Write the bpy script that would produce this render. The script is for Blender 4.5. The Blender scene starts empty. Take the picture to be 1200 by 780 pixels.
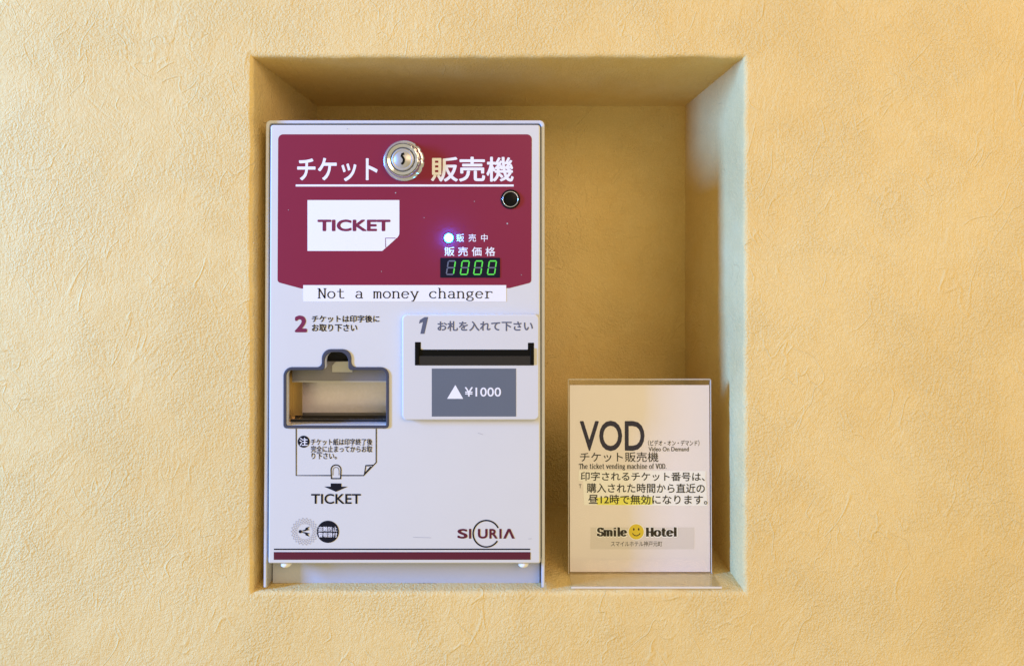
import bpy, bmesh, math, random
from math import sin, cos, pi, radians
from mathutils import Vector, Matrix, noise

SC = bpy.context.scene
COL = SC.collection
random.seed(4)

# ------------------------------------------------------------------ camera
U = 0.0009                                   # metres per photo pixel on the wall plane (y = 0)
D = 0.66                                     # camera distance from the wall
CAM = Vector((-0.0027, -D, 0.0855))
cd = bpy.data.cameras.new('camera'); cam = bpy.data.objects.new('camera', cd); COL.objects.link(cam)
cam.location = CAM; cam.rotation_euler = (pi/2, 0, 0)
cd.sensor_width = 36.0; cd.sensor_fit = 'HORIZONTAL'; cd.lens = 36.0*D/(1200*U)
cd.shift_x = 3/1200; cd.shift_y = -95/1200
cd.clip_start = 0.01; cd.clip_end = 100
SC.camera = cam

# ------------------------------------------------------------------ world, lamps, exposure
W = bpy.data.worlds.new('World'); SC.world = W; W.use_nodes = True
bg = W.node_tree.nodes['Background']
bg.inputs[0].default_value = (1.0, 0.84, 0.43, 1); bg.inputs[1].default_value = 0.66
SC.view_settings.view_transform = 'Standard'; SC.view_settings.look = 'None'
SC.view_settings.exposure = 0.06; SC.view_settings.gamma = 1.0

def area(name, loc, target, sx, sy, power, color):
    l = bpy.data.lights.new(name, 'AREA'); l.shape = 'RECTANGLE'; l.size = sx; l.size_y = sy
    l.energy = power; l.color = color
    o = bpy.data.objects.new(name, l); COL.objects.link(o); o.location = loc
    o.rotation_euler = (Vector(target)-Vector(loc)).to_track_quat('-Z', 'Y').to_euler()
    return o
area('window_light', (-2.35, -0.72, 0.50), (0.1, 0.0, 0.0), 0.30, 0.9, 165, (0.10, 0.34, 1.0))
area('room_light', (0.9, -2.0, 1.0), (0.1, 0.0, 0.0), 1.2, 1.0, 20, (1.0, 0.66, 0.36))
area('cool_fill_light', (1.7, -1.45, 0.75), (0.1, 0.0, 0.0), 1.0, 1.0, 6, (0.55, 0.62, 1.0))  # added cool fill lamp from the right, not a real window

# ------------------------------------------------------------------ materials
def s2l(r, g, b):
    f = lambda c: (c/255/12.92) if c/255 <= 0.04045 else ((c/255+0.055)/1.055)**2.4
    return (f(r), f(g), f(b), 1)

def mat(name, col, rough=0.5, metal=0.0, spec=0.3, grain=0.0, gscale=900, bump=0.0, emit=None, estr=0):
    m = bpy.data.materials.new(name); m.use_nodes = True
    nt = m.node_tree; b = nt.nodes['Principled BSDF']
    b.inputs['Base Color'].default_value = col
    b.inputs['Roughness'].default_value = rough
    b.inputs['Metallic'].default_value = metal
    b.inputs['Specular IOR Level'].default_value = spec
    if emit:
        b.inputs['Emission Color'].default_value = emit; b.inputs['Emission Strength'].default_value = estr
    if grain or bump:
        tc = nt.nodes.new('ShaderNodeTexCoord'); n = nt.nodes.new('ShaderNodeTexNoise')
        n.inputs['Scale'].default_value = gscale; n.inputs['Detail'].default_value = 3
        nt.links.new(tc.outputs['Object'], n.inputs['Vector'])
        if grain:
            n2 = nt.nodes.new('ShaderNodeTexNoise'); n2.inputs['Scale'].default_value = 22
            n2.inputs['Detail'].default_value = 4
            nt.links.new(tc.outputs['Object'], n2.inputs['Vector'])
            ad = nt.nodes.new('ShaderNodeMath'); ad.operation = 'ADD'
            nt.links.new(n.outputs['Fac'], ad.inputs[0]); nt.links.new(n2.outputs['Fac'], ad.inputs[1])
            mr = nt.nodes.new('ShaderNodeMapRange')
            mr.inputs[1].default_value = 0.5; mr.inputs[2].default_value = 1.5
            mr.inputs[3].default_value = 1-grain; mr.inputs[4].default_value = 1+grain
            nt.links.new(ad.outputs[0], mr.inputs[0])
            mx = nt.nodes.new('ShaderNodeVectorMath'); mx.operation = 'SCALE'
            mx.inputs[0].default_value = col[:3]
            nt.links.new(mr.outputs[0], mx.inputs['Scale'])
            nt.links.new(mx.outputs[0], b.inputs['Base Color'])
        if bump:
            bp = nt.nodes.new('ShaderNodeBump'); bp.inputs['Strength'].default_value = bump
            bp.inputs['Distance'].default_value = 0.0004
            nt.links.new(n.outputs['Fac'], bp.inputs['Height']); nt.links.new(bp.outputs[0], b.inputs['Normal'])
    return m

def plaster():
    m = bpy.data.materials.new('trowelled_plaster'); m.use_nodes = True
    nt = m.node_tree; N = nt.nodes; L = nt.links; b = N['Principled BSDF']
    b.inputs['Roughness'].default_value = 0.85; b.inputs['Specular IOR Level'].default_value = 0.2
    tc = N.new('ShaderNodeTexCoord')
    def nz(scale, detail=3, rough=0.5, vec=None, dist=0.0):
        n = N.new('ShaderNodeTexNoise'); n.inputs['Scale'].default_value = scale
        n.inputs['Detail'].default_value = detail; n.inputs['Roughness'].default_value = rough
        n.inputs['Distortion'].default_value = dist
        L.new(vec if vec else tc.outputs['Object'], n.inputs['Vector']); return n.outputs['Fac']
    def mth(op, a, c=None, clamp=False):
        n = N.new('ShaderNodeMath'); n.operation = op; n.use_clamp = clamp
        for i, v in enumerate((a, c)):
            if v is None: continue
            if isinstance(v, (int, float)): n.inputs[i].default_value = v
            else: L.new(v, n.inputs[i])
        return n.outputs[0]
    def mapr(v, a, c, d, e):
        n = N.new('ShaderNodeMapRange'); n.interpolation_type = 'SMOOTHSTEP'
        for i, k in ((1, a), (2, c), (3, d), (4, e)): n.inputs[i].default_value = k
        L.new(v, n.inputs[0]); return n.outputs[0]
    # stretched coordinates in two directions, for trowel strokes
    def stretched(ang, sx, sz):
        r = N.new('ShaderNodeMapping'); r.inputs['Rotation'].default_value = (0, radians(ang), 0)
        L.new(tc.outputs['Object'], r.inputs['Vector'])
        s = N.new('ShaderNodeMapping'); s.inputs['Scale'].default_value = (sx, 1, sz)
        L.new(r.outputs[0], s.inputs['Vector']); return s.outputs[0]
    vo = N.new('ShaderNodeTexVoronoi'); vo.feature = 'SMOOTH_F1'; vo.inputs['Scale'].default_value = 400
    vo.inputs['Smoothness'].default_value = 0.5; vo.inputs['Randomness'].default_value = 1.0
    wv = N.new('ShaderNodeTexNoise'); wv.inputs['Scale'].default_value = 120
    wa = N.new('ShaderNodeVectorMath'); wa.operation = 'MULTIPLY_ADD'; wa.inputs[1].default_value = (.006, .006, .006)
    L.new(tc.outputs['Object'], wv.inputs['Vector']); L.new(wv.outputs['Color'], wa.inputs[0]); L.new(tc.outputs['Object'], wa.inputs[2])
    L.new(wa.outputs[0], vo.inputs['Vector'])
    fine = mth('ADD', mth('MULTIPLY', vo.outputs['Distance'], -0.55), mth('ADD', mth('MULTIPLY', nz(260, 5, 0.75), 0.8), 0.25))
    grit = nz(900, 2, 0.5)
    st1 = nz(46, 3, 0.6, stretched(52, 1.0, 3.2), 0.9)
    st2 = nz(42, 3, 0.6, stretched(-40, 1.0, 3.0), 0.9)
    st3 = nz(40, 3, 0.6, stretched(78, 1.0, 3.0), 0.8)
    sel = mapr(nz(9, 2, 0.5), 0.44, 0.56, 0, 1)
    sel2 = mapr(nz(7.3, 2, 0.5, stretched(30, 1.3, 1.1)), 0.44, 0.56, 0, 1)
    def mix(f, a, c):
        n = N.new('ShaderNodeMix'); n.data_type = 'FLOAT'
        L.new(f, n.inputs[0]); L.new(a, n.inputs[2]); L.new(c, n.inputs[3]); return n.outputs[0]
    strokes = mix(sel2, mix(sel, st1, st2), st3)
    # ridges left by the trowel's edge: broken contour lines
    def ridge(scale, vec, msc, lo):
        n = nz(scale, 2.0, 0.55, vec, 0.5)
        d = mth('ABSOLUTE', mth('SUBTRACT', n, 0.5))
        line = mapr(d, 0.0, 0.016, 1, 0)
        return mth('MULTIPLY', line, mapr(nz(msc, 2, 0.5, stretched(75, 1, 1.2)), lo, lo+0.07, 0, 1))
    r1 = ridge(11, stretched(65, 1.0, 2.2), 14, 0.53)
    r2 = ridge(13, stretched(-60, 1.0, 2.0), 12.5, 0.55)
    patch = nz(20, 4, 0.55)
    rough_zone = mapr(nz(8.5, 3, 0.6, stretched(20, 1, 1)), 0.4, 0.62, 0.3, 1.0)
    h = mth('MULTIPLY', strokes, 1.1)
    h = mth('ADD', h, mth('MULTIPLY', mth('MULTIPLY', fine, 1.7), rough_zone))
    h = mth('ADD', h, mth('MULTIPLY', grit, 0.7))
    h = mth('ADD', h, mth('MULTIPLY', r1, 0.5))
    h = mth('ADD', h, mth('MULTIPLY', r2, 0.4))
    h = mth('ADD', h, mth('MULTIPLY', patch, 1.3))
    bp = N.new('ShaderNodeBump'); bp.inputs['Strength'].default_value = 0.62
    bp.inputs['Distance'].default_value = 0.0022
    L.new(h, bp.inputs['Height']); L.new(bp.outputs[0], b.inputs['Normal'])
    # pigment: mottled warm cream
    mot = mapr(mth('ADD', mth('MULTIPLY', nz(5, 5, 0.6), 0.7), mth('MULTIPLY', nz(38, 4, 0.6), 0.3)), 0.38, 0.62, 0, 1)
    cm = N.new('ShaderNodeMix'); cm.data_type = 'RGBA'
    cm.inputs[6].default_value = (0.81, 0.588, 0.24, 1); cm.inputs[7].default_value = (0.84, 0.635, 0.282, 1)
    L.new(mot, cm.inputs[0])
    gm = N.new('ShaderNodeVectorMath'); gm.operation = 'SCALE'
    L.new(cm.outputs[2], gm.inputs[0]); L.new(mapr(fine, 0.3, 0.7, 0.95, 1.03), gm.inputs['Scale'])
    L.new(gm.outputs[0], b.inputs['Base Color'])
    return m

def acrylic():
    m = bpy.data.materials.new('clear_acrylic'); m.use_nodes = True
    nt = m.node_tree; N = nt.nodes; L = nt.links
    N.remove(N['Principled BSDF']); out = N['Material Output']
    lw = N.new('ShaderNodeLayerWeight'); lw.inputs[0].default_value = 0.5
    p = N.new('ShaderNodeMath'); p.operation = 'POWER'; p.inputs[1].default_value = 4.0
    L.new(lw.outputs['Facing'], p.inputs[0])
    mr = N.new('ShaderNodeMapRange'); mr.inputs[3].default_value = 0.03; mr.inputs[4].default_value = 0.9
    L.new(p.outputs[0], mr.inputs[0])
    t = N.new('ShaderNodeBsdfTransparent'); t.inputs[0].default_value = (0.985, 0.985, 0.98, 1)
    g = N.new('ShaderNodeBsdfGlossy'); g.inputs['Roughness'].default_value = 0.04
    mx = N.new('ShaderNodeMixShader')
    L.new(mr.outputs[0], mx.inputs[0]); L.new(t.outputs[0], mx.inputs[1]); L.new(g.outputs[0], mx.inputs[2])
    L.new(mx.outputs[0], out.inputs['Surface'])
    return m

M = {
 'plaster': plaster(),
 'white': mat('white_powder_coat', (0.635, 0.625, 0.605, 1), 0.38, grain=0.02, gscale=1500, bump=0.06),
 'case': mat('pale_grey_steel', (0.60, 0.61, 0.65, 1), 0.36, grain=0.03, gscale=1200, bump=0.05),
 'bezel': mat('white_plastic', (0.63, 0.62, 0.61, 1), 0.35, grain=0.015, gscale=1500, bump=0.04),
 'maroon': mat('maroon_print', s2l(129, 31, 60), 0.36, grain=0.03, gscale=1400, bump=0.04),
 'maroon_dark': mat('dark_maroon_print', s2l(90, 24, 46), 0.4),
 'maroon_ink': mat('maroon_ink', s2l(118, 36, 68), 0.45),
 'white_ink': mat('white_ink', (0.80, 0.80, 0.85, 1), 0.4, grain=0.015),
 'label': mat('white_label', (0.80, 0.79, 0.80, 1), 0.5, grain=0.02),
 'ink': mat('dark_ink', (0.008, 0.008, 0.014, 1), 0.6, spec=0.12),
 'greyink': mat('slate_ink', s2l(88, 93, 112), 0.5),
 'slate': mat('slate_label', s2l(97, 104, 116), 0.45, grain=0.05, gscale=1600),
 'trim': mat('charcoal_trim', s2l(66, 68, 82), 0.4, grain=0.05),
 'black': mat('black_plastic', (0.004, 0.004, 0.004, 1), 0.35, spec=0.1),
 'slotgrey': mat('worn_black_plastic', (0.022, 0.019, 0.017, 1), 0.42, grain=0.15, gscale=500),
 'seam': mat('rubber_and_gap_shade', (0.02, 0.02, 0.022, 1), 0.7),  # dark rubber; also colours the painted shade below the base panel
 'chrome': mat('nickel_plate', (0.60, 0.615, 0.67, 1), 0.13, 0.82),
 'core': mat('brushed_nickel', (0.50, 0.50, 0.53, 1), 0.34, 0.6, grain=0.08),
 'sill': mat('blue_grey_steel', (0.46, 0.48, 0.55, 1), 0.38, grain=0.03, gscale=1200, bump=0.05),
 'steel': mat('scuffed_steel', (0.88, 0.82, 0.88, 1), 0.26, 0.35, grain=0.10, gscale=260, bump=0.1),
 'brass': mat('yellow_plated_steel', (0.62, 0.47, 0.24, 1), 0.30, 0.9, grain=0.08),
 'flap': mat('grey_flap_steel', (0.23, 0.225, 0.26, 1), 0.35, 0.2, grain=0.08),
 'glass': mat('dark_display_window', (0.008, 0.008, 0.02, 1), 0.15, spec=0.15),
 'seg_on': mat('lit_green_segment', (0.05, 0.4, 0.05, 1), 0.4, emit=(0.16, 0.9, 0.10, 1), estr=0.38),
 'seg_off': mat('unlit_segment', (0.13, 0.14, 0.19, 1), 0.5),
 'led': mat('lit_blue_lamp', (0.3, 0.6, 1, 1), 0.3, emit=(0.008, 0.30, 1.0, 1), estr=420),
 'led_rim': mat('glowing_lamp_rim', (0.1, 0.4, 1, 1), 0.3, emit=(0.015, 0.36, 1.0, 1), estr=1.4),
 'foot': mat('white_rubber', (0.8, 0.8, 0.76, 1), 0.5),
 'paper': mat('printed_paper', (0.87, 0.815, 0.84, 1), 0.65, grain=0.015, gscale=700),
 'strip': mat('white_paper_strip', (0.95, 0.95, 0.96, 1), 0.65, grain=0.015),
 'tint': mat('grey_tinted_print', (0.76, 0.71, 0.71, 1), 0.65),
 'hilite': mat('yellow_highlighter', (0.90, 0.88, 0.16, 1), 0.65),
 'navy': mat('navy_ink', s2l(36, 32, 66), 0.6, spec=0.12),
 'yellow': mat('yellow_print', (0.78, 0.60, 0.03, 1), 0.5),
 'brown': mat('dark_brown_ink', (0.018, 0.01, 0.008, 1), 0.6, spec=0.12),
 'greymark': mat('grey_ring_ink', (0.36, 0.36, 0.40, 1), 0.5),
 'acrylic': acrylic(),
 'acryl_edge': mat('acrylic_edge', (0.70, 0.64, 0.54, 1), 0.2, grain=0.05),
}

# ------------------------------------------------------------------ frames and mesh helpers
class Frame:
    """a thing's own axes: x right, y into the wall, z up; px() finds where a sight line meets local plane y = off"""
    def __init__(s, loc, tilt=0.0):
        s.loc = Vector(loc); s.R = Matrix.Rotation(-tilt, 3, 'X'); s.Ri = s.R.transposed(); s.tilt = tilt
        s.c = s.Ri @ (CAM - s.loc)
    def px(s, x, y, off=0.0):
        d = s.Ri @ Vector(((x-597)*U, D, (295-y)*U))
        t = (off - s.c.y)/d.y
        return s.c + d*t
    def xz(s, x, y, off=0.0):
        p = s.px(x, y, off); return (p.x, p.z)

def thing(name, fr, label, cat, group=None):
    o = bpy.data.objects.new(name, None); COL.objects.link(o)
    o.empty_display_size = 0.03
    o.location = fr.loc; o.rotation_euler = (-fr.tilt, 0, 0)
    o['label'] = label; o['category'] = cat
    if group: o['group'] = group
    return o

def link(name, me, m, parent=None, smooth=False):
    o = bpy.data.objects.new(name, me); COL.objects.link(o)
    ms = m if isinstance(m, (list, tuple)) else [m]
    me.materials.clear()
    for k in ms: me.materials.append(M[k])
    if smooth:
        for p in me.polygons: p.use_smooth = True
    if parent: o.parent = parent
    return o

ROT = Matrix.Rotation(pi/2, 4, 'X')
def curve_mesh(cu):
    o = bpy.data.objects.new('scratch', cu); COL.objects.link(o)
    dg = bpy.context.evaluated_depsgraph_get(); dg.update()
    me = bpy.data.meshes.new_from_object(o.evaluated_get(dg))
    bpy.data.objects.remove(o); bpy.data.curves.remove(cu)
    return me

def plate_mesh(outlines, y0, y1, bevel=0.0, seg=2):
    """filled outlines (x, z), holes allowed, from front plane y0 back to y1"""
    cu = bpy.data.curves.new('scratch', 'CURVE'); cu.dimensions = '2D'; cu.fill_mode = 'BOTH'
    for pts in outlines:
        sp = cu.splines.new('POLY'); sp.points.add(len(pts)-1); sp.use_cyclic_u = True
        for q, p in zip(sp.points, pts): q.co = (p[0], p[1], 0, 1)
    t = abs(y1-y0)/2
    cu.bevel_depth = bevel; cu.bevel_resolution = seg; cu.offset = -bevel
    cu.extrude = max(0.0, t-bevel)
    me = curve_mesh(cu)
    me.transform(Matrix.Translation((0, (y0+y1)/2, 0)) @ ROT)
    return me

def flat_mesh(outlines, y):
    return plate_mesh(outlines, y, y)

def rpoly(pts, n=6):
    """closed outline with a fillet radius at each vertex: (x, z, r)"""
    out = []; k = len(pts)
    for i in range(k):
        a = Vector(pts[i-1][:2]); p = Vector(pts[i][:2]); c = Vector(pts[(i+1) % k][:2]); r = pts[i][2]
        u = (a-p).normalized(); v = (c-p).normalized()
        ang = u.angle(v)
        if r <= 0 or abs(ang-pi) < 1e-3: out.append((p.x, p.y)); continue
        d = min(r/math.tan(ang/2), 0.499*min((a-p).length, (c-p).length)); rr = d*math.tan(ang/2)
        cen = p + (u+v).normalized()*(rr/sin(ang/2))
        s = p+u*d-cen; e = p+v*d-cen
        a0 = math.atan2(s.y, s.x); a1 = math.atan2(e.y, e.x); da = (a1-a0+pi) % (2*pi)-pi
        for j in range(n+1):
            t = a0+da*j/n; out.append((cen.x+rr*cos(t), cen.y+rr*sin(t)))
    return out

def PX(fr, pts, off):
    """pixel outline (x, y[, r]) -> frame outline, radii in pixels"""
    k = U*(D+off)/D
    q = [(*fr.xz(p[0], p[1], off), (p[2]*k if len(p) > 2 else 0)) for p in pts]
    return rpoly(q)

def rect(x0, y0, x1, y1, r=0):
    return [(x0, y0, r), (x1, y0, r), (x1, y1, r), (x0, y1, r)]

def ell(cx, cy, rx, ry=None, n=48, a0=0, a1=2*pi):
    ry = rx if ry is None else ry
    full = abs(a1-a0-2*pi) < 1e-6
    return [(cx+rx*cos(a0+(a1-a0)*i/(n if full else n-1)), cy+ry*sin(a0+(a1-a0)*i/(n if full else n-1))) for i in range(n)]

def join(meshes):
    bm = bmesh.new()
    for i, me in enumerate(meshes):
        n0 = len(bm.faces); bm.from_mesh(me)
        bm.faces.ensure_lookup_table()
        for f in bm.faces[n0:]: f.material_index = getattr(me, 'mi', 0) if False else f.material_index
    out = bpy.data.meshes.new('joined'); bm.to_mesh(out); bm.free()
    for me in meshes: bpy.data.meshes.remove(me)
    return out

def box_mesh(x0, x1, y0, y1, z0, z1, bevel=0.0):
    bm = bmesh.new(); bmesh.ops.create_cube(bm, size=1)
    bmesh.ops.scale(bm, vec=(x1-x0, y1-y0, z1-z0), verts=bm.verts)
    bmesh.ops.translate(bm, vec=((x0+x1)/2, (y0+y1)/2, (z0+z1)/2), verts=bm.verts)
    if bevel: bmesh.ops.bevel(bm, geom=bm.edges[:], offset=bevel, segments=2, profile=0.5, affect='EDGES')
    me = bpy.data.meshes.new('box'); bm.to_mesh(me); bm.free(); return me

def lathe_mesh(cx, cz, prof, n=48, notch=None):
    """profile (r, y) turned about a line along y through (cx, cz)"""
    bm = bmesh.new(); rings = []
    for r, y in prof:
        if r < 1e-7: rings.append([bm.verts.new((cx, y, cz))])
        else:
            rings.append([bm.verts.new((cx+r*cos(2*pi*i/n)*(notch(2*pi*i/n) if notch else 1), y, cz+r*sin(2*pi*i/n)*(notch(2*pi*i/n) if notch else 1))) for i in range(n)])
    for a, b in zip(rings, rings[1:]):
        for i in range(n):
            j = (i+1) % n
            if len(a) == 1 and len(b) == 1: continue
            if len(a) == 1: bm.faces.new((a[0], b[i], b[j]))
            elif len(b) == 1: bm.faces.new((a[i], b[0], a[j]))
            else: bm.faces.new((a[i], b[i], b[j], a[j]))
    bmesh.ops.recalc_face_normals(bm, faces=bm.faces[:])
    me = bpy.data.meshes.new('lathe'); bm.to_mesh(me); bm.free(); return me

def text_mesh(fr, body, box, off, bold=0.0, shear=0.0, rot=0.0):
    """lettering fitted to the pixel box x0, y0, x1, y1 on plane y = off of the frame"""
    cu = bpy.data.curves.new('scratch', 'FONT'); cu.body = body; cu.size = 1.0
    cu.shear = shear; cu.resolution_u = 4; cu.fill_mode = 'FRONT'
    me = curve_mesh(cu)
    if bold > 0:                                # embolden: shifted copies laid over each other, a hair apart
        bm = bmesh.new()
        for i in range(9):
            a = 2*pi*i/8; r = bold if i < 8 else 0
            c = me.copy(); c.transform(Matrix.Translation((r*cos(a), r*sin(a), i*0.5)))
            bm.from_mesh(c); bpy.data.meshes.remove(c)
        bm.to_mesh(me); bm.free()
    xs = [v.co.x for v in me.vertices]; ys = [v.co.y for v in me.vertices]
    ax, bx, ay, by = min(xs), max(xs), min(ys), max(ys)
    X0, Z1 = fr.xz(box[0], box[1], off); X1, Z0 = fr.xz(box[2], box[3], off)
    for v in me.vertices:
        v.co = (X0+(v.co.x-ax)/(bx-ax)*(X1-X0), Z0+(v.co.y-ay)/(by-ay)*(Z1-Z0), v.co.z*1e-5)
    me.transform(Matrix.Translation((0, off, 0)) @ ROT)
    if rot: spin(me, rot)
    return me

def spin(me, deg, c=None):
    if c is None:
        c = sum((v.co for v in me.vertices), Vector())/len(me.vertices)
    c = Vector(c)
    me.transform(Matrix.Translation(c) @ Matrix.Rotation(radians(-deg), 4, 'Y') @ Matrix.Translation(-c))

def ribbon(bm, pts, w, mi=0):
    """flat stroke of width w along 2-D points; w may be a pair (start, end) or per-direction tuple"""
    P = [Vector(p) for p in pts]; n = len(P); L = []; R = []
    for i in range(n):
        d = (P[min(i+1, n-1)]-P[max(i-1, 0)])
        if d.length < 1e-9: d = Vector((1, 0))
        d.normalize(); nv = Vector((-d.y, d.x))
        ww = w(d) if callable(w) else w
        L.append(bm.verts.new((*(P[i]+nv*ww/2), 0))); R.append(bm.verts.new((*(P[i]-nv*ww/2), 0)))
    for i in range(n-1):
        f = bm.faces.new((R[i], R[i+1], L[i+1], L[i])); f.material_index = mi

# small serif letters drawn with a pen: baseline 0, x-height 1, capitals 1.42
def arc(cx, cy, rx, ry, a0, a1, n=14):
    return [(cx+rx*cos(radians(a0+(a1-a0)*i/n)), cy+ry*sin(radians(a0+(a1-a0)*i/n))) for i in range(n+1)]
def serif(x, y, hw=0.17): return ('s', [(x-hw, y), (x+hw, y)])
GL = {
 'N': (1.05, [[(.2, 0), (.2, 1.42)], [(.2, 1.42), (.85, 0)], [(.85, 0), (.85, 1.42)], serif(.2, 0.03), serif(.13, 1.4, .13), serif(.85, 1.4)]),
 'T': (1.0, [[(.5, 0), (.5, 1.42)], ('s', [(.06, 1.38), (.94, 1.38)]), [(.07, 1.4), (.07, 1.08)], [(.93, 1.4), (.93, 1.08)], serif(.5, .03, .22)]),
 'V': (1.05, [[(.12, 1.42), (.53, 0)], [(.53, 0), (.93, 1.42)], serif(.12, 1.4), serif(.93, 1.4)]),
 'O': (1.15, [arc(.57, .71, .42, .68, 0, 360, 26)]),
 'D': (1.1, [[(.2, 0), (.2, 1.42)], [(.2, 1.38)]+arc(.45, .71, .48, .67, 90, -90, 16)+[(.2, .04)], serif(.16, .03, .13), serif(.16, 1.39, .13)]),
 'H': (1.15, [[(.22, 0), (.22, 1.42)], [(.9, 0), (.9, 1.42)], [(.22, .72), (.9, .72)], serif(.22, .04, .2), serif(.22, 1.38, .2), serif(.9, .04, .2), serif(.9, 1.38, .2)]),
 'S': (0.95, [arc(.47, 1.03, .32, .35, 25, 270, 14)+arc(.47, .36, .34, .33, 90, -155, 14), [(.78, 1.42), (.78, 1.05)], [(.12, .02), (.12, .42)]]),
 'o': (0.98, [arc(.49, .5, .36, .47, 0, 360, 24)]),
 't': (0.8, [[(.36, 1.38), (.36, .22)]+arc(.55, .2, .19, .17, 180, 330, 8), ('s', [(.1, .97), (.68, .97)])]),
 'a': (0.95, [arc(.45, .72, .26, .26, 165, 0, 10)+[(.71, .15)]+arc(.82, .14, .11, .12, 180, 300, 6), arc(.45, .29, .28, .27, 60, 300, 14), [(.58, .53), (.71, .56)], [(.58, .06), (.71, .2)]]),
 'm': (1.45, [[(.2, 0), (.2, 1)], arc(.44, .7, .24, .27, 180, 0, 10)+[(.68, 0)], arc(.95, .7, .26, .27, 180, 0, 10)+[(1.2, 0)], serif(.2, .03, .14), serif(.68, .03, .13), serif(1.2, .03, .14), serif(.13, .97, .09)]),
 'n': (1.02, [[(.22, 0), (.22, 1)], arc(.5, .68, .28, .3, 180, 0, 12)+[(.78, 0)], serif(.22, .03), serif(.78, .03), serif(.15, .97, .1)]),
 'h': (1.02, [[(.22, 0), (.22, 1.48)], arc(.5, .68, .28, .3, 180, 0, 12)+[(.78, 0)], serif(.22, .03), serif(.78, .03), serif(.15, 1.45, .1)]),
 'e': (0.95, [[(.13, .55), (.8, .55)]+arc(.47, .5, .34, .47, 8, 325, 20)]),
 'y': (0.98, [[(.14, 1), (.5, .05)], [(.82, 1), (.44, -.22)]+arc(.26, -.28, .14, .13, 20, -130, 6), serif(.15, .97, .15), serif(.82, .97, .14)]),
 'c': (0.92, [arc(.49, .5, .36, .47, 48, 318, 20), [(.72, .86), (.74, .72)]]),
 'g': (0.95, [arc(.43, .66, .26, .31, 0, 360, 18), [(.62, .88), (.84, .98)], [(.26, .42), (.22, .26), (.36, .17), (.62, .14), (.78, 0)]+arc(.46, -.12, .33, .22, 20, -200, 12)+[(.3, .13)]]),
 'r': (0.85, [[(.28, 0), (.28, 1)], arc(.56, .66, .28, .3, 180, 55, 8), [(.72, .9), (.76, .78)], serif(.28, .03, .2), serif(.2, .97, .11)]),
 'i': (0.6, [[(.3, 0), (.3, 1)], serif(.3, .03), serif(.23, .97, .1), [(.3, 1.22), (.3, 1.44)]]),
 'k': (1.0, [[(.22, 0), (.22, 1.48)], [(.24, .38), (.74, .96)], [(.42, .6), (.8, .03)], serif(.22, .03), serif(.15, 1.45, .1), serif(.8, .03, .16), serif(.72, .97, .16)]),
 'v': (0.95, [[(.14, 1), (.48, .02)], [(.48, .02), (.8, 1)], serif(.15, .97, .15), serif(.8, .97, .13)]),
 'd': (1.0, [arc(.45, .5, .3, .47, 40, 320, 18), [(.72, 0), (.72, 1.48)], serif(.65, 1.45, .1), serif(.8, .03, .1)]),
 'f': (0.7, [[(.32, 0), (.32, 1.2)]+arc(.53, 1.2, .21, .25, 180, 50, 8), ('s', [(.1, .97), (.6, .97)]), serif(.32, .03)]),
 'l': (0.58, [[(.29, 0), (.29, 1.48)], serif(.29, .03), serif(.22, 1.45, .1)]),
 '.': (0.5, [[(.2, .02), (.2, .2)]]),
 ' ': (0.55, []),
}
def serif_mesh(fr, body, box, off, stem=0.13, hair=0.085, mono=0.0, rot=0.0):
    bm = bmesh.new(); x = 0
    for ch in body:
        adv, st = GL[ch]
        sx = mono/adv if mono else 1.0
        for s in st:
            if isinstance(s, tuple): pts, w = s[1], hair
            else: pts, w = s, (lambda d: hair+(stem-hair)*abs(d.y))
            ribbon(bm, [(x+p[0]*sx, p[1]) for p in pts], w)
        x += mono or adv
    xs = [v.co.x for v in bm.verts]; ys = [v.co.y for v in bm.verts]
    ax, bx, ay, by = min(xs), max(xs), min(ys), max(ys)
    X0, Z1 = fr.xz(box[0], box[1], off); X1, Z0 = fr.xz(box[2], box[3], off)
    for i, v in enumerate(bm.verts):
        v.co = (X0+(v.co.x-ax)/(bx-ax)*(X1-X0), off, Z0+(v.co.y-ay)/(by-ay)*(Z1-Z0))
    # keep overlapping pen strokes apart by a hair
    for i, f in enumerate(bm.faces):
        for v in f.verts: v.co.y -= 0
    me = bpy.data.meshes.new('letters'); bm.to_mesh(me); bm.free()
    if rot: spin(me, rot)
    return me

def stroke_mesh(fr, lines, w_px, off):
    """thin printed lines: pixel polylines"""
    bm = bmesh.new(); k = U*(D+off)/D
    for pts in lines: ribbon(bm, [fr.xz(p[0], p[1], off) for p in pts], w_px*k)
    for v in bm.verts: v.co = (v.co.x, off, v.co.y)
    me = bpy.data.meshes.new('lines'); bm.to_mesh(me); bm.free(); return me

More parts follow.
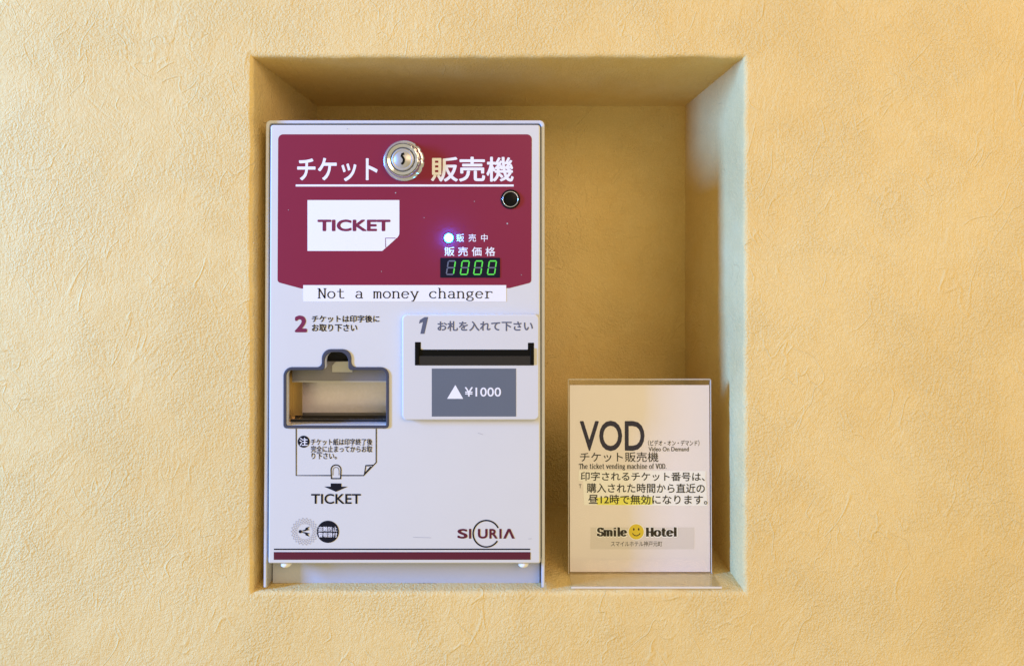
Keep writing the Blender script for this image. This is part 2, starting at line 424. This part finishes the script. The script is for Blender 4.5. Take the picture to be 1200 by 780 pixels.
# ================================================================== WALL WITH ITS NICHE
NX0, NX1 = (296-600)*U, (872-600)*U
NZ0, NZ1 = (390-693)*U, (390-67)*U
NDEP = 0.22
def make_wall():
    R = 0.0045; STEP = 0.006
    per = []                                   # (x, z, nx, nz) counter-clockwise from lower left; n points into the opening
    def side(a, b, n):
        L_ = (Vector(b)-Vector(a)).length; k = int(L_/STEP)
        for i in range(k):
            t = i/k; per.append((a[0]+(b[0]-a[0])*t, a[1]+(b[1]-a[1])*t, n, t))
    side((NX0, NZ0), (NX1, NZ0), (0, 1)); side((NX1, NZ0), (NX1, NZ1), (-1, 0))
    side((NX1, NZ1), (NX0, NZ1), (0, -1)); side((NX0, NZ1), (NX0, NZ0), (1, 0))
    cx, cz = (NX0+NX1)/2, (NZ0+NZ1)/2
    OX, OZ = 6.0, 4.0
    def jit(x, y, z, s=0.0011):
        v = Vector((x*42, y*42, z*42))
        return s*noise.noise(v) + s*0.45*noise.noise(v*3.1)
    bm = bmesh.new(); loops = []
    def ring(inset, y, amp, jy=0.0):
        vs = []
        for x, z, n, t in per:
            # mitred offset away from the opening by -inset
            sx = 1 if x < cx else -1; sz = 1 if z < cz else -1
            px, pz = x, z
            if abs(z-NZ0) < 1e-6 or abs(z-NZ1) < 1e-6: pz = z+sz*inset
            if abs(x-NX0) < 1e-6 or abs(x-NX1) < 1e-6: px = x+sx*inset
            if n[0] == 0: px = cx+(x-cx)*((NX1-NX0)/2-inset)/((NX1-NX0)/2)
            else: pz = cz+(z-cz)*((NZ1-NZ0)/2-inset)/((NZ1-NZ0)/2)
            j = jit(x, y, z, amp)
            vs.append(bm.verts.new((px+n[0]*j, y+jit(z, x, y+3, jy), pz+n[1]*j)))
        loops.append(vs)
    # front sheet, ring by ring outwards
    outer = []
    for k, f in enumerate((1.0, 0.4, 0.1, 0.02)):
        vs = []
        for x, z, n, t in per:
            dx, dz = x-cx, z-cz
            s = min(OX/abs(dx) if abs(dx) > 1e-9 else 1e9, OZ/abs(dz) if abs(dz) > 1e-9 else 1e9)
            s = 1+(s-1)*f
            vs.append(bm.verts.new((cx+dx*s, 0, cz+dz*s)))
        loops.append(vs)
    ring(-R*1.6, 0.0, 0.0, 0.0006)
    for i in range(0, 7):
        a = i/6*pi/2
        ring(-R*(1-sin(a)), R*(1-cos(a)), 0.0012, 0.0004)
    for y in (0.012, 0.02, 0.03, 0.045, 0.065, 0.09, 0.12, 0.15, 0.18, 0.20, 0.214): ring(0.0, y, 0.0007)
    ring(0.0006, NDEP-0.0006, 0.0003); 
    n = len(per)
    for a, b in zip(loops, loops[1:]):
        for i in range(n):
            j = (i+1) % n
            bm.faces.new((a[i], a[j], b[j], b[i]))
    bm.faces.new(loops[-1])
    bmesh.ops.recalc_face_normals(bm, faces=bm.faces[:])
    me = bpy.data.meshes.new('wall'); bm.to_mesh(me); bm.free()
    # face the room
    if me.polygons[0].normal.y > 0: me.flip_normals()
    bm = bmesh.new(); bm.from_mesh(me)          # crisp inside corners
    for ed in bm.edges:
        if len(ed.link_faces) == 2 and ed.calc_face_angle(0) > 0.6: ed.smooth = False
    bm.to_mesh(me); bm.free()
    o = link('wall', me, 'plaster', smooth=True)
    for p in me.polygons:
        if len(p.vertices) > 10: p.use_smooth = False
    o['kind'] = 'structure'
    o['label'] = 'cream trowelled plaster wall with a deep rectangular niche'
make_wall()

# ================================================================== TICKET MACHINE
FM = Frame(((473-600)*U, 0.004, NZ0), radians(0.75))
mach = thing('ticket_machine', FM, 'white and maroon ticket vending machine with lock and price display standing in the wall niche', 'ticket machine')
YD = -0.005                                     # front of the door
e = 0.00012                                     # film of print
z_feet = 0.0022
def xz(x, y, off): return FM.xz(x, y, off)

# case: folded steel shell, open in front and below
def case():
    o = 0.0
    xl, zt = xz(311.3, 141, o); xr, _ = xz(638.2, 141, o); zb = z_feet
    t = 0.0036
    pts = [(xl, zb, 0), (xl, zt, .005), (xr, zt, .005), (xr, zb, 0), (xr-t, zb, 0), (xr-t, zt-t, .003), (xl+t, zt-t, .003), (xl+t, zb, 0)]
    link('case', plate_mesh([rpoly(pts)], 0.0, 0.150, 0.0011), 'case', mach)
    link('back_plate', box_mesh(xl+t, xr-t, 0.143, 0.147, zb+0.002, zt-t), 'case', mach)
    # panel set back under the door
    zd = xz(400, 655, 0.010)[1]
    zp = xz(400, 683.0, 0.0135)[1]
    link('base_panel', box_mesh(xl+t+.0010, xr-t-.0012, 0.0135, 0.0155, zp, zd+0.012, 0.0006), 'sill', mach)
    link('base_gap_shade', box_mesh(xl+t+.001, xr-t-.0012, 0.0139, 0.0153, z_feet, zp), 'seam', mach)  # black strip painting the shade in the gap below the panel
    # dark gasket in the gap round the door
    g0, g1 = xl+t+0.0001, xr-t-0.0001
    zt2 = zt-t-0.0001
    link('door_gasket', plate_mesh([[(g0, zd+.004), (g0, zt2), (g1, zt2), (g1, zd+.004), (g1-.006, zd+.004), (g1-.006, zt2-.006), (g0+.006, zt2-.006), (g0+.006, zd+.004)]], 0.0045, 0.0075), 'seam', mach)
case()

# door
HOLE_IN = [(335.9, 498, 2), (335.9, 433.4, 6.5), (380.8, 433.4, 4), (380.8, 412.3, 13.6), (408.4, 412.3, 13.6), (408.4, 433.4, 4), (452.6, 433.4, 6.5), (452.6, 498, 2)]
HOLE_OUT = [(332.4, 501.4, 4), (332.4, 429.8, 10), (377.3, 429.8, 6), (377.3, 408.8, 17), (411.9, 408.8, 17), (411.9, 429.8, 6), (456, 429.8, 10), (456, 501.4, 4)]
dx0, dz1 = xz(316.8, 146.2, YD); dx1, _ = xz(633.2, 146.2, YD); dz0 = xz(400, 660, YD)[1]
door = link('door', plate_mesh([rpoly([(dx0, dz0, .0022), (dx0, dz1, .003), (dx1, dz1, .003), (dx1, dz0, .0022)]), PX(FM, HOLE_IN, YD)], YD, 0.004, 0.0016, 3), 'white', mach)

def sub(name, me, m, parent=door, smooth=False): return link(name, me, m, parent, smooth)
def dpoly(pts, off=YD-e): return PX(FM, pts, off)

# header panel
sub('header_panel', flat_mesh([dpoly([(326, 157.5, 6), (623.2, 157.5, 6), (622.6, 331, 4), (597, 337.5, 2), (474, 340, 60), (353, 338, 2), (325.2, 330.5, 4)])], YD-e), 'maroon')
y2 = YD-2*e; y3 = YD-3*e; y4 = YD-4*e
def dtext(body, box, m, bold=0.0, off=y2, parent=door, name='lettering', **k):
    return link(name, text_mesh(FM, body, box, off, bold, **k), m, parent)
dtext('チケット', (348.3, 185, 442.5, 212.5), 'white_ink', 0.022)
dtext('販売機', (505, 183.8, 602, 213), 'white_ink', 0.02)
sub('ruled_line', flat_mesh([dpoly(rect(346.5, 216.2, 602, 218.6), y2)], y2), 'white_ink')
sub('ticket_symbol', join([flat_mesh([dpoly([(360.3, 234.5), (468, 234.5), (468, 276, 8), (448, 294, 3), (360.3, 294)], y2)], y2)]), 'white_ink')
sub('folded_corner', flat_mesh([dpoly([(452.6, 279.4), (464.2, 279.4), (452.6, 290)], y3)], y3), 'label')
sub('corner_outline', stroke_mesh(FM, [[(452, 290), (451.6, 279), (463.5, 279)]], 0.8, y4), 'maroon_ink')
dtext('TICKET', (372, 257.2, 457.5, 271), 'maroon_ink', 0.035, y3)
dtext('販', (535, 274.2, 543.8, 283.2), 'white_ink', 0.006); dtext('売', (549, 274.2, 557.8, 283.2), 'white_ink', 0.006); dtext('中', (563.8, 274.2, 571.4, 283.2), 'white_ink', 0.006)
for ch, x in zip('販売価格', (521, 536.7, 552.8, 568.8)):
    dtext(ch, (x, 289.4, x+11.6, 300), 'white_ink', 0.012)

# small scuffs on the paint
random.seed(11)
for x, y, r in ((463.6, 226, .8), (594.5, 262, 1.0), (556, 236, .5), (407, 151, .6), (497, 255, .5), (338, 246, .5), (611, 322, .6), (447, 318, .5)):
    sub('scuff_mark', flat_mesh([ell(*xz(x, y, y4), r*U*random.uniform(.7, 1.3), r*U, 7)], y4), 'greymark')
for a, b in (((484, 629), (505, 629.6)), ((619, 631), (623, 630.7)), ((560, 507), (566, 509))):
    sub('scuff_mark', stroke_mesh(FM, [[a, b]], .35, y2), 'greymark')

# lock
lx, lz = xz(473.6, 188.6, YD)
k = U
lock = sub('lock', lathe_mesh(lx, lz, [(24*k, YD+.001), (24*k, YD-.0016), (22.6*k, YD-.0030), (21.2*k, YD-.0034), (20.2*k, YD-.0085), (19.4*k, YD-.0096), (17.6*k, YD-.0100), (14.6*k, YD-.0092), (14.0*k, YD-.0082), (13.0*k, YD-.0082)], 64,
    notch=lambda a: 0.96 if (a % 0.42 < 0.08 and (a < 0.9 or a > 5.2)) else 1.0), 'chrome', smooth=False)
def finish_lock():
    bm = bmesh.new(); bm.from_mesh(lock.data)
    for f in bm.faces: f.smooth = True
    for ed in bm.edges:
        if len(ed.link_faces) == 2 and ed.calc_face_angle(0) > 0.5: ed.smooth = False
    bm.to_mesh(lock.data); bm.free()
finish_lock()
core = link('lock_core', lathe_mesh(lx, lz, [(13.05*k, YD-.0078), (13.0*k, YD-.0093), (12.2*k, YD-.0098), (10.6*k, YD-.0098), (10.2*k, YD-.0094), (9.8*k, YD-.0098), (0, YD-.0098)], 48), 'core', door, True)
kw = YD-.01005
kx, kz = lx+0.4*k, lz+0.5*k
bmk = bmesh.new()
ribbon(bmk, [(kx+1.6*k, kz+6.2*k), (kx-0.9*k, kz+5.6*k), (kx-1.4*k, kz+3.4*k), (kx+.2*k, kz+1.4*k), (kx+1.2*k, kz-.5*k), (kx+.9*k, kz-3*k), (kx-.2*k, kz-5*k), (kx-1.8*k, kz-6.0*k)], 2.7*k)
for v in bmk.verts: v.co = (v.co.x, kw, v.co.y)
mk = bpy.data.meshes.new('keyhole'); bmk.to_mesh(mk); bmk.free()
sub('keyhole', mk, 'black')
for r, y in ((18.6, YD-.0101), (13.5, YD-.0084)):
    sub('lock_groove', lathe_mesh(lx, lz, [((r-.35)*k, y+.0006), ((r-.3)*k, y), ((r+.3)*k, y), ((r+.35)*k, y+.0006)], 56), 'seam')

# spy hole
ox, oz = xz(598.2, 233.6, YD)
sub('spy_hole_ring', lathe_mesh(ox, oz, [(11.4*k, YD), (11.4*k, YD-.0012), (10.6*k, YD-.0016), (9.4*k, YD-.0016), (9.0*k, YD-.0010)], 48), 'black', smooth=True)
sub('spy_hole_rim', lathe_mesh(ox, oz, [(9.5*k, YD-.0015), (9.2*k, YD-.0022), (8.7*k, YD-.0022), (8.4*k, YD-.0010)], 48), 'chrome', smooth=True)
sub('spy_hole_lens', lathe_mesh(ox, oz, [(8.5*k, YD-.0008), (6*k, YD-.0012), (3*k, YD-.0015), (0, YD-.0016)], 32), 'black', smooth=True)

# indicator lamp
ix, iz = xz(526, 278.8, YD)
sub('indicator_lamp', lathe_mesh(ix, iz, [(4.6*k, YD), (4.6*k, YD-.0012), (4.0*k, YD-.0026), (2.6*k, YD-.0036), (0, YD-.0050)], 32), 'led', smooth=True)

sub('lamp_rim', lathe_mesh(ix, iz, [(6.0*k, YD), (5.8*k, YD-.0010), (4.8*k, YD-.0013), (4.5*k, YD-.0006)], 32), 'led_rim', smooth=True)

# price display
disp = link('price_display', plate_mesh([dpoly(rect(516, 302, 586, 325.3, 0.8), y2)], YD-.0006, YD+.001), 'glass', mach)
def seven(x0, x1, yt, yb, on):
    w = 1.5; sl = 2.6; ym = (yt+yb)/2; g = 0.45
    def X(x, y): return x+sl*(yb-y)/(yb-yt)-sl/2
    def hbar(y): return [(X(x0+g+w*.3, y), y), (X(x0+w*.9, y-w/2), y-w/2), (X(x1-w*.9, y-w/2), y-w/2), (X(x1-g-w*.3, y), y), (X(x1-w*.9, y+w/2), y+w/2), (X(x0+w*.9, y+w/2), y+w/2)]
    def vbar(x, a, b): return [(X(x, a+g), a+g), (X(x+w/2, a+w*.7), a+w*.7), (X(x+w/2, b-w*.7), b-w*.7), (X(x, b-g), b-g), (X(x-w/2, b-w*.7), b-w*.7), (X(x-w/2, a+w*.7), a+w*.7)]
    S = {'a': hbar(yt+w/2), 'g': hbar(ym), 'd': hbar(yb-w/2), 'f': vbar(x0+w/2, yt+w/2, ym), 'b': vbar(x1-w/2, yt+w/2, ym), 'e': vbar(x0+w/2, ym, yb-w/2), 'c': vbar(x1-w/2, ym, yb-w/2)}
    lit = [S[c] for c in 'abcdefg' if c in on]; dim = [S[c] for c in 'abcdefg' if c not in on]
    yo = YD-.0006-e
    link('digit', flat_mesh([PX(FM, s, yo) for s in lit], yo), 'seg_on', disp)
    link('unlit_segments', flat_mesh([PX(FM, s, yo) for s in dim], yo), 'seg_off', disp)
for x, on in ((523.5, 'bc'), (539.8, 'abcdef'), (555.4, 'abcdef'), (571.6, 'abcdef')):
    seven(x, x+9.8, 305, 322.2, on)

# sticker
stk = link('paper_sticker', plate_mesh([dpoly(rect(355.3, 334, 593.2, 353.2), YD-.0002)], YD-.00025, YD), 'label', mach)
stk['label'] = 'white strip sticker with black typed words'
link('lettering', serif_mesh(FM, 'Not a money changer', (372, 337.2, 577.5, 353.2), YD-.00025-e, stem=.15, hair=.105, mono=1.0), 'ink', stk)

# step 2 text
dtext('2', (345.3, 369.5, 359.8, 389.2), 'maroon_ink', 0.04)
dtext('チケットは印字後に', (365.3, 369.2, 444.6, 377.6), 'ink', 0.022)
dtext('お取り下さい', (365.5, 379.6, 418.6, 388.3), 'ink', 0.022)

# ticket outlet: trim, chute, flap
trim = link('outlet_trim', plate_mesh([PX(FM, HOLE_OUT, YD), PX(FM, HOLE_IN, YD)], YD-.0012, YD+.0005, 0.0006), 'trim', mach)
def chute():
    o = 0.0042
    x0, z1 = xz(334, 410, o); x1, z0 = xz(455, 497.5, o)
    t = .0012; d = .047
    ch = link('ticket_chute', box_mesh(x0-t, x1+t, o, d, z0-t, z0), 'steel', mach)
    link('top_plate', box_mesh(x0-t, x1+t, o, d, z1, z1+t), 'steel', ch)
    for a in (x0-t, x1): link('side_plate', box_mesh(a, a+t, o, d, z0, z1), 'brass', ch)
    link('rear_plate', box_mesh(x0, x1, d-.001, d, z0, z1), 'steel', ch)
    # folded lip inside the left side and a raised front ledge
    link('fold', box_mesh(x0, x0+.0102, .030, .0312, z0, z1-.02), 'brass', ch)
    link('ledge', box_mesh(x0+.002, x1-.002, .016, .0172, z0, z0+.0030), 'seam', ch)
    link('ledge', box_mesh(x0+.002, x1, .030, .0425, z0, z0+.0036), 'slotgrey', ch)
    # hinged flap hanging across the upper part
    fz0 = xz(400, 446.3, .016)[1]; fz1 = xz(400, 423, .016)[1]
    f = box_mesh(x0+.004, x1-.0005, .0152, .0164, fz0, fz1, .0003)
    link('flap', f, 'flap', ch)
    link('flap_edge', box_mesh(x0+.004, x1-.0005, .0146, .0172, fz0-.0008, fz0+.0004), 'core', ch)
    # dark hollow above the flap, with a pale cam in it
    bx0 = xz(382, 415, .03)[0]; bx1 = xz(410, 415, .03)[0]
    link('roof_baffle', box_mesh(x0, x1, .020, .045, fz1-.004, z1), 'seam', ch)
    link('notch_plate', plate_mesh([PX(FM, [(389, 436), (389, 428, 2), (393, 423.5, 3), (413, 423, 1), (413, 436)], .0135)], .0135, .0145, .0003), 'core', ch)
chute()

# printed ticket picture under the outlet
def prints():
    lines = [[(347, 502), (347, 556.8), (388.3, 556.8)], [(399.2, 556.8), (426, 556.8), (440.8, 541.5), (440.8, 502)],
             [(427, 555.8), (428.6, 545), (437.5, 544.6)], [(428.6, 545.2), (434.5, 546.2), (427.5, 554.5)]]
    sub('ticket_picture', stroke_mesh(FM, lines, 1.25, y2), 'ink')
    finger = [(388.4, 561), (387.9, 551)]+[(393.7+5.8*cos(a), 550-5.6*sin(a)) for a in [pi-pi*i/12 for i in range(13)]]+[(399.5, 551), (399, 561)]
    sub('finger_picture', join([stroke_mesh(FM, [finger, [(387.9, 560.4), (399.5, 560.4)]], 1.3, y2), stroke_mesh(FM, [[(390.2, 556.5), (390.2, 551.5)]+[(393.7+3.4*cos(a), 550.5-3.4*sin(a)) for a in [pi-pi*i/10 for i in range(11)]]+[(397.2, 551.5), (397.2, 556.5)]], 0.55, y2)]), 'ink')
    sub('arrow', flat_mesh([dpoly([(387.5, 566), (400, 566), (400, 569.8), (407.4, 569.8), (393.7, 575.8), (379.8, 569.8), (387.5, 569.8)], y2)], y2), 'ink')
    dtext('TICKET', (364.6, 578.2, 422.8, 590), 'ink', 0.014)
    cx, cz = xz(355.8, 517.2, y2)
    sub('note_disc', flat_mesh([ell(cx, cz, 7*k)], y2), 'ink')
    dtext('注', (351, 512.6, 360.6, 522), 'white_ink', 0.014, y3)
    dtext('チケット紙は印字終了後', (364.2, 513.6, 436.2, 521.4), 'ink', 0.016)
    dtext('完全に止まってからお取', (364.2, 521.9, 436.2, 529.7), 'ink', 0.016)
    dtext('り下さい。', (365, 530.2, 394.5, 537.8), 'ink', 0.016)
    # round mark of fine rays with a dark sign in its white middle
    cx, cz = xz(356.9, 622.4, y2)
    bm = bmesh.new()
    for s in (1, -1):
        for i in range(22):
            a = 2*pi*i/22
            ribbon(bm, [(cx+k*r*cos(a+s*(r-8.8)*.085), cz+k*r*sin(a+s*(r-8.8)*.085)) for r in (8.8, 10.6, 12.4, 14.2, 16)], .34*k)
    for v in bm.verts: v.co = (v.co.x, y2, v.co.y)
    me = bpy.data.meshes.new('rays'); bm.to_mesh(me); bm.free()
    sub('ray_emblem', me, 'greymark')
    bolt = lambda s: [(352.6, 622.4+s*0.6), (357.5, 622.4+s*2.4), (358.2, 622.4+s*4.4), (362.6, 622.4+s*5.8), (360.4, 622.4+s*3.2), (362.8, 622.4+s*2.2), (356.4, 622.4+s*.5)]
    dot = xz(351.8, 622.4, y3)
    sub('emblem_mark', join([flat_mesh([PX(FM, bolt(1), y3)], y3), flat_mesh([PX(FM, bolt(-1), y3)], y3), flat_mesh([ell(*dot, 1.9*k, n=20)], y3)]), 'ink')
    cx, cz = xz(384.2, 622.6, y2)
    sub('warning_disc', flat_mesh([ell(cx, cz, 12.9*k)], y2), 'ink')
    dtext('盗難防止', (373, 616.6, 395.2, 622.2), 'white_ink', 0.012, y3)
    dtext('警報器付', (373, 623.4, 395.2, 629), 'white_ink', 0.012, y3)
    sub('thin_stripe', flat_mesh([dpoly(rect(321, 642.4, 621.2, 643.9), y2)], y2), 'ink')
    sub('broad_stripe', flat_mesh([dpoly(rect(320.8, 646.4, 621.6, 655.4), y2)], y2), 'maroon_dark')
    # maker's mark: letters broken by an open ring
    dtext('S', (536, 619.2, 548, 630.6), 'maroon_dark', 0.03, name='maker_lettering')
    sub('maker_lettering', flat_mesh([dpoly([(549.6, 619.2), (552.2, 619.2), (552.2, 630.6), (549.6, 630.6)], y2)], y2), 'maroon_dark')
    dtext('U', (560, 619.2, 571.4, 630.6), 'maroon_dark', 0.03, name='maker_lettering')
    dtext('R', (573.4, 619.2, 583, 630.6), 'maroon_dark', 0.03, name='maker_lettering')
    sub('maker_lettering', flat_mesh([dpoly([(585.2, 619.2), (587.8, 619.2), (587.8, 630.6), (585.2, 630.6)], y2)], y2), 'maroon_dark')
    sub('maker_lettering', flat_mesh([dpoly([(589.6, 630.6), (595, 619.2), (598, 619.2), (603.2, 630.6), (600, 630.6), (596.5, 622.6), (592.7, 630.6)], y2)], y2), 'maroon_dark')
    cx, cz = xz(569.8, 624.9, y2)
    bm = bmesh.new()
    ribbon(bm, [(cx+15.4*k*cos(a), cz+15.4*k*sin(a)) for a in [radians(26+i*(334-2-26+0)/44) for i in range(45)]][:1] + [(cx+15.4*k*cos(radians(26+i*7)), cz+15.4*k*sin(radians(26+i*7))) for i in range(1, 44)], 1.7*k)
    for v in bm.verts: v.co = (v.co.x, y2, v.co.y)
    me = bpy.data.meshes.new('ring'); bm.to_mesh(me); bm.free()
    sub('ring_emblem', me, 'ink')
prints()

# bumpers under the door
for px in (333, 613.5):
    x, z = xz(px, 660.6, YD)
    bmf = lathe_mesh(0, 0, [(0, 0), (4.2*k, 0), (6.2*k, -.0015), (6.2*k, -.0035), (4.5*k, -.0050), (0, -.0052)], 28)
    bmf.transform(Matrix.Translation((x, YD+.0068, z-.0001)) @ Matrix.Rotation(pi/2, 4, 'X'))
    link('bumper', bmf, 'foot', mach, True)

# bill acceptor
YB = YD-.0065
bez = link('bill_acceptor', plate_mesh([PX(FM, rect(470.8, 368, 632.6, 492.4, 6.5), YB)], YB, YD+.0005, 0.0018, 3), 'bezel', mach)
b2 = YB-e; b3 = YB-2*e
link('lettering', flat_mesh([PX(FM, [(492.6, 391), (495.6, 377.2), (491.0, 379), (491.9, 374.9), (497.6, 371.4), (501.8, 371.4), (497.4, 391)], b2)], b2), 'greyink', bez)
link('lettering', text_mesh(FM, 'お札を入れて下さい', (512.6, 376, 624.6, 387.8), b2, 0.026), 'greyink', bez)
slot_pts = [(486.2, 428, 1), (486.2, 400.6, .8), (493.2, 400.6, .8), (493.2, 409.4, .8), (618.6, 409.4, .8), (618.6, 401.4, .8), (625.8, 401.4, .8), (625.8, 428, 1)]
slot = link('bill_slot', flat_mesh([PX(FM, slot_pts, b2)], b2), 'black', bez)
link('slot_lip', plate_mesh([PX(FM, [(488, 427.6, 1), (491, 417, 1), (621.6, 417, 1), (624.2, 427.6, 1)], YB-.0010)], YB-.0010, b2, .0004), 'slotgrey', bez)
for a, b in ((487, 491), (621.4, 625)):
    link('slot_guide', plate_mesh([PX(FM, rect(a, 407.5, b, 427, .6), YB-.0014)], YB-.0014, b2, .0004), 'black', bez)
link('price_label', flat_mesh([PX(FM, rect(506, 431.6, 604.8, 487.8), b2)], b2), 'slate', bez)
link('triangle', flat_mesh([PX(FM, [(524, 467), (533.6, 450.8), (542.8, 467)], b3)], b3), 'white_ink', bez)
link('lettering', text_mesh(FM, '¥1000', (544.6, 453.4, 587.2, 464.4), b3, 0.012), 'white_ink', bez)

# ================================================================== ACRYLIC STAND AND ITS SHEET
YS = 0.036
FS = Frame(((750-600)*U, YS, NZ0+.0004), radians(0.8))
st = thing('sign_holder', FS, 'clear acrylic L-shaped sign holder standing on the niche shelf', 'sign holder')
sx0 = FS.xz(666.4, 560, 0)[0]; sx1 = FS.xz(832.8, 560, 0)[0]; szt = FS.xz(750, 444.6, 0)[1]
t = .0011
link('front_panel', box_mesh(sx0, sx1, -.0011, 0, .0002, szt, .0003), 'acrylic', st)
link('back_panel', box_mesh(sx0, sx1, .0016, .0027, .0002, szt-.0004, .0003), 'acrylic', st)
fx0 = sx0+.0005; fx1 = sx1+.0045
foot = link('foot', box_mesh(sx0, sx1+.001, -.0315, -.0014, 0.0006, 0.0022, .0004), 'acrylic', st)
link('foot_rim', box_mesh(sx0-.0002, sx1+.0012, -.0327, -.0317, 0.0006, 0.0026, .0003), 'acryl_edge', st)
link('top_rim', box_mesh(sx0, sx1, -.0011, .0027, szt+.0001, szt+.0006), 'acryl_edge', st)
for a in (sx0-.0006, sx1+.0001): link('side_rim', box_mesh(a, a+.0005, -.0011, .0027, .0004, szt), 'acryl_edge', st)

YP = .0004                                      # page lies between the two panels
FP = Frame(FS.loc, FS.tilt)
sh = thing('printed_sheet', FP, 'white printed notice sheet with dark letters and a yellow smiling face inside the clear holder', 'notice')
shz1 = FP.xz(750, 451, YP)[1]; shz0 = FP.xz(750, 674, YP)[1]
px0 = FP.xz(667.8, 560, YP)[0]; px1 = FP.xz(831.6, 560, YP)[0]
page = link('page', box_mesh(px0, px1, YP, YP+.0008, max(shz0, .002), shz1), 'paper', sh)
q = [YP-.00005*i for i in range(8)]
def stext(body, box, m, bold=0.0, lay=2, parent=page, **kk):
    return link('lettering', text_mesh(FP, body, box, q[lay], bold, **kk), m, parent)
stext('VOD', (679.4, 492.6, 755.4, 528.2), 'navy', 0.017)
stext('（ビデオ・オン・デマンド）', (759.5, 515.4, 819.6, 522.2), 'ink', 0.012)
stext('Video On Demand', (760, 523.2, 807.2, 528.4), 'ink', 0.014)
stext('チケット販売機', (679.6, 529.4, 771.6, 541), 'ink', 0.006)
link('lettering', serif_mesh(FP, 'The ticket vending machine of VOD.', (678.2, 542.6, 781, 550.6), q[2], stem=.27, hair=.13), 'ink', page)
# two pasted paper strips, slightly askew
def spx(pts, lay): return [PX(FP, pts, q[lay])]
stext('T', (678.4, 567, 681.4, 571.5), 'ink', 0.01)
s2 = link('pasted_strip', flat_mesh(spx([(683, 563.4), (827.4, 563.9), (829, 592.4), (684.4, 591.4)], 3), q[3]), 'strip', sh)
s1 = link('pasted_strip', flat_mesh(spx([(678.4, 550.6), (827, 551.6), (826.6, 564.5), (678, 563.2)], 4), q[4]), 'strip', sh)
link('highlight', flat_mesh(spx([(699, 582.6), (726, 582.2), (764, 581.6), (764.4, 590.8), (730, 591.3), (699.5, 591)], 4), q[4]), 'hilite', s2)
link('lettering', text_mesh(FP, '印字されるチケット番号は、', (680.6, 552.6, 826, 563.2), q[5], 0.013, rot=-.25), 'ink', s1)
link('lettering', text_mesh(FP, '購入された時間から直近の', (687.6, 566, 826, 577.2), q[5], 0.013, rot=-.25), 'ink', s2)
link('lettering', text_mesh(FP, '昼12時で無効になります。', (689.4, 579.2, 829, 590.6), q[5], 0.013, rot=-.25), 'ink', s2)
link('logo_panel', flat_mesh(spx(rect(692, 617.5, 813.6, 643), 2), q[2]), 'tint', page)
def outline_word(word, box, grow):
    a = serif_mesh(FP, word, box, q[5], stem=.40, hair=.20)
    b = serif_mesh(FP, word, (box[0]-1.2, box[1]-1.0, box[2]+1.2, box[3]+1.2), q[4], stem=.62, hair=.46)
    link('word_outline', b, 'strip', page); link('lettering', a, 'brown', page)
outline_word('Smile', (699.4, 617.2, 735, 628.2), 1)
outline_word('Hotel', (757, 617.2, 793, 628.4), 1)
cx, cz = FP.xz(745.6, 622.6, q[5]); kk = U*(D+YS)/D
link('face_outline', flat_mesh([ell(cx, cz, 9.9*kk)], q[5]), 'strip', page)
link('smiling_face', flat_mesh([ell(cx, cz, 8.9*kk)], q[6]), 'yellow', page)
bm = bmesh.new()
ribbon(bm, arc(cx, cz+.6*kk, 4.9*kk, 5.2*kk, 205, 335, 14), 1.0*kk)
for v in bm.verts: v.co = (v.co.x, q[7], v.co.y)
me = bpy.data.meshes.new('smile'); bm.to_mesh(me); bm.free()
link('face_features', join([me, flat_mesh([ell(cx-2.9*kk, cz+2.9*kk, .95*kk, 1.5*kk, 16)], q[7]), flat_mesh([ell(cx+2.9*kk, cz+2.9*kk, .95*kk, 1.5*kk, 16)], q[7])]), 'brown', page)
stext('スマイルホテル神戸元町', (716, 633.6, 776, 639.8), 'ink', -0.002, 4)
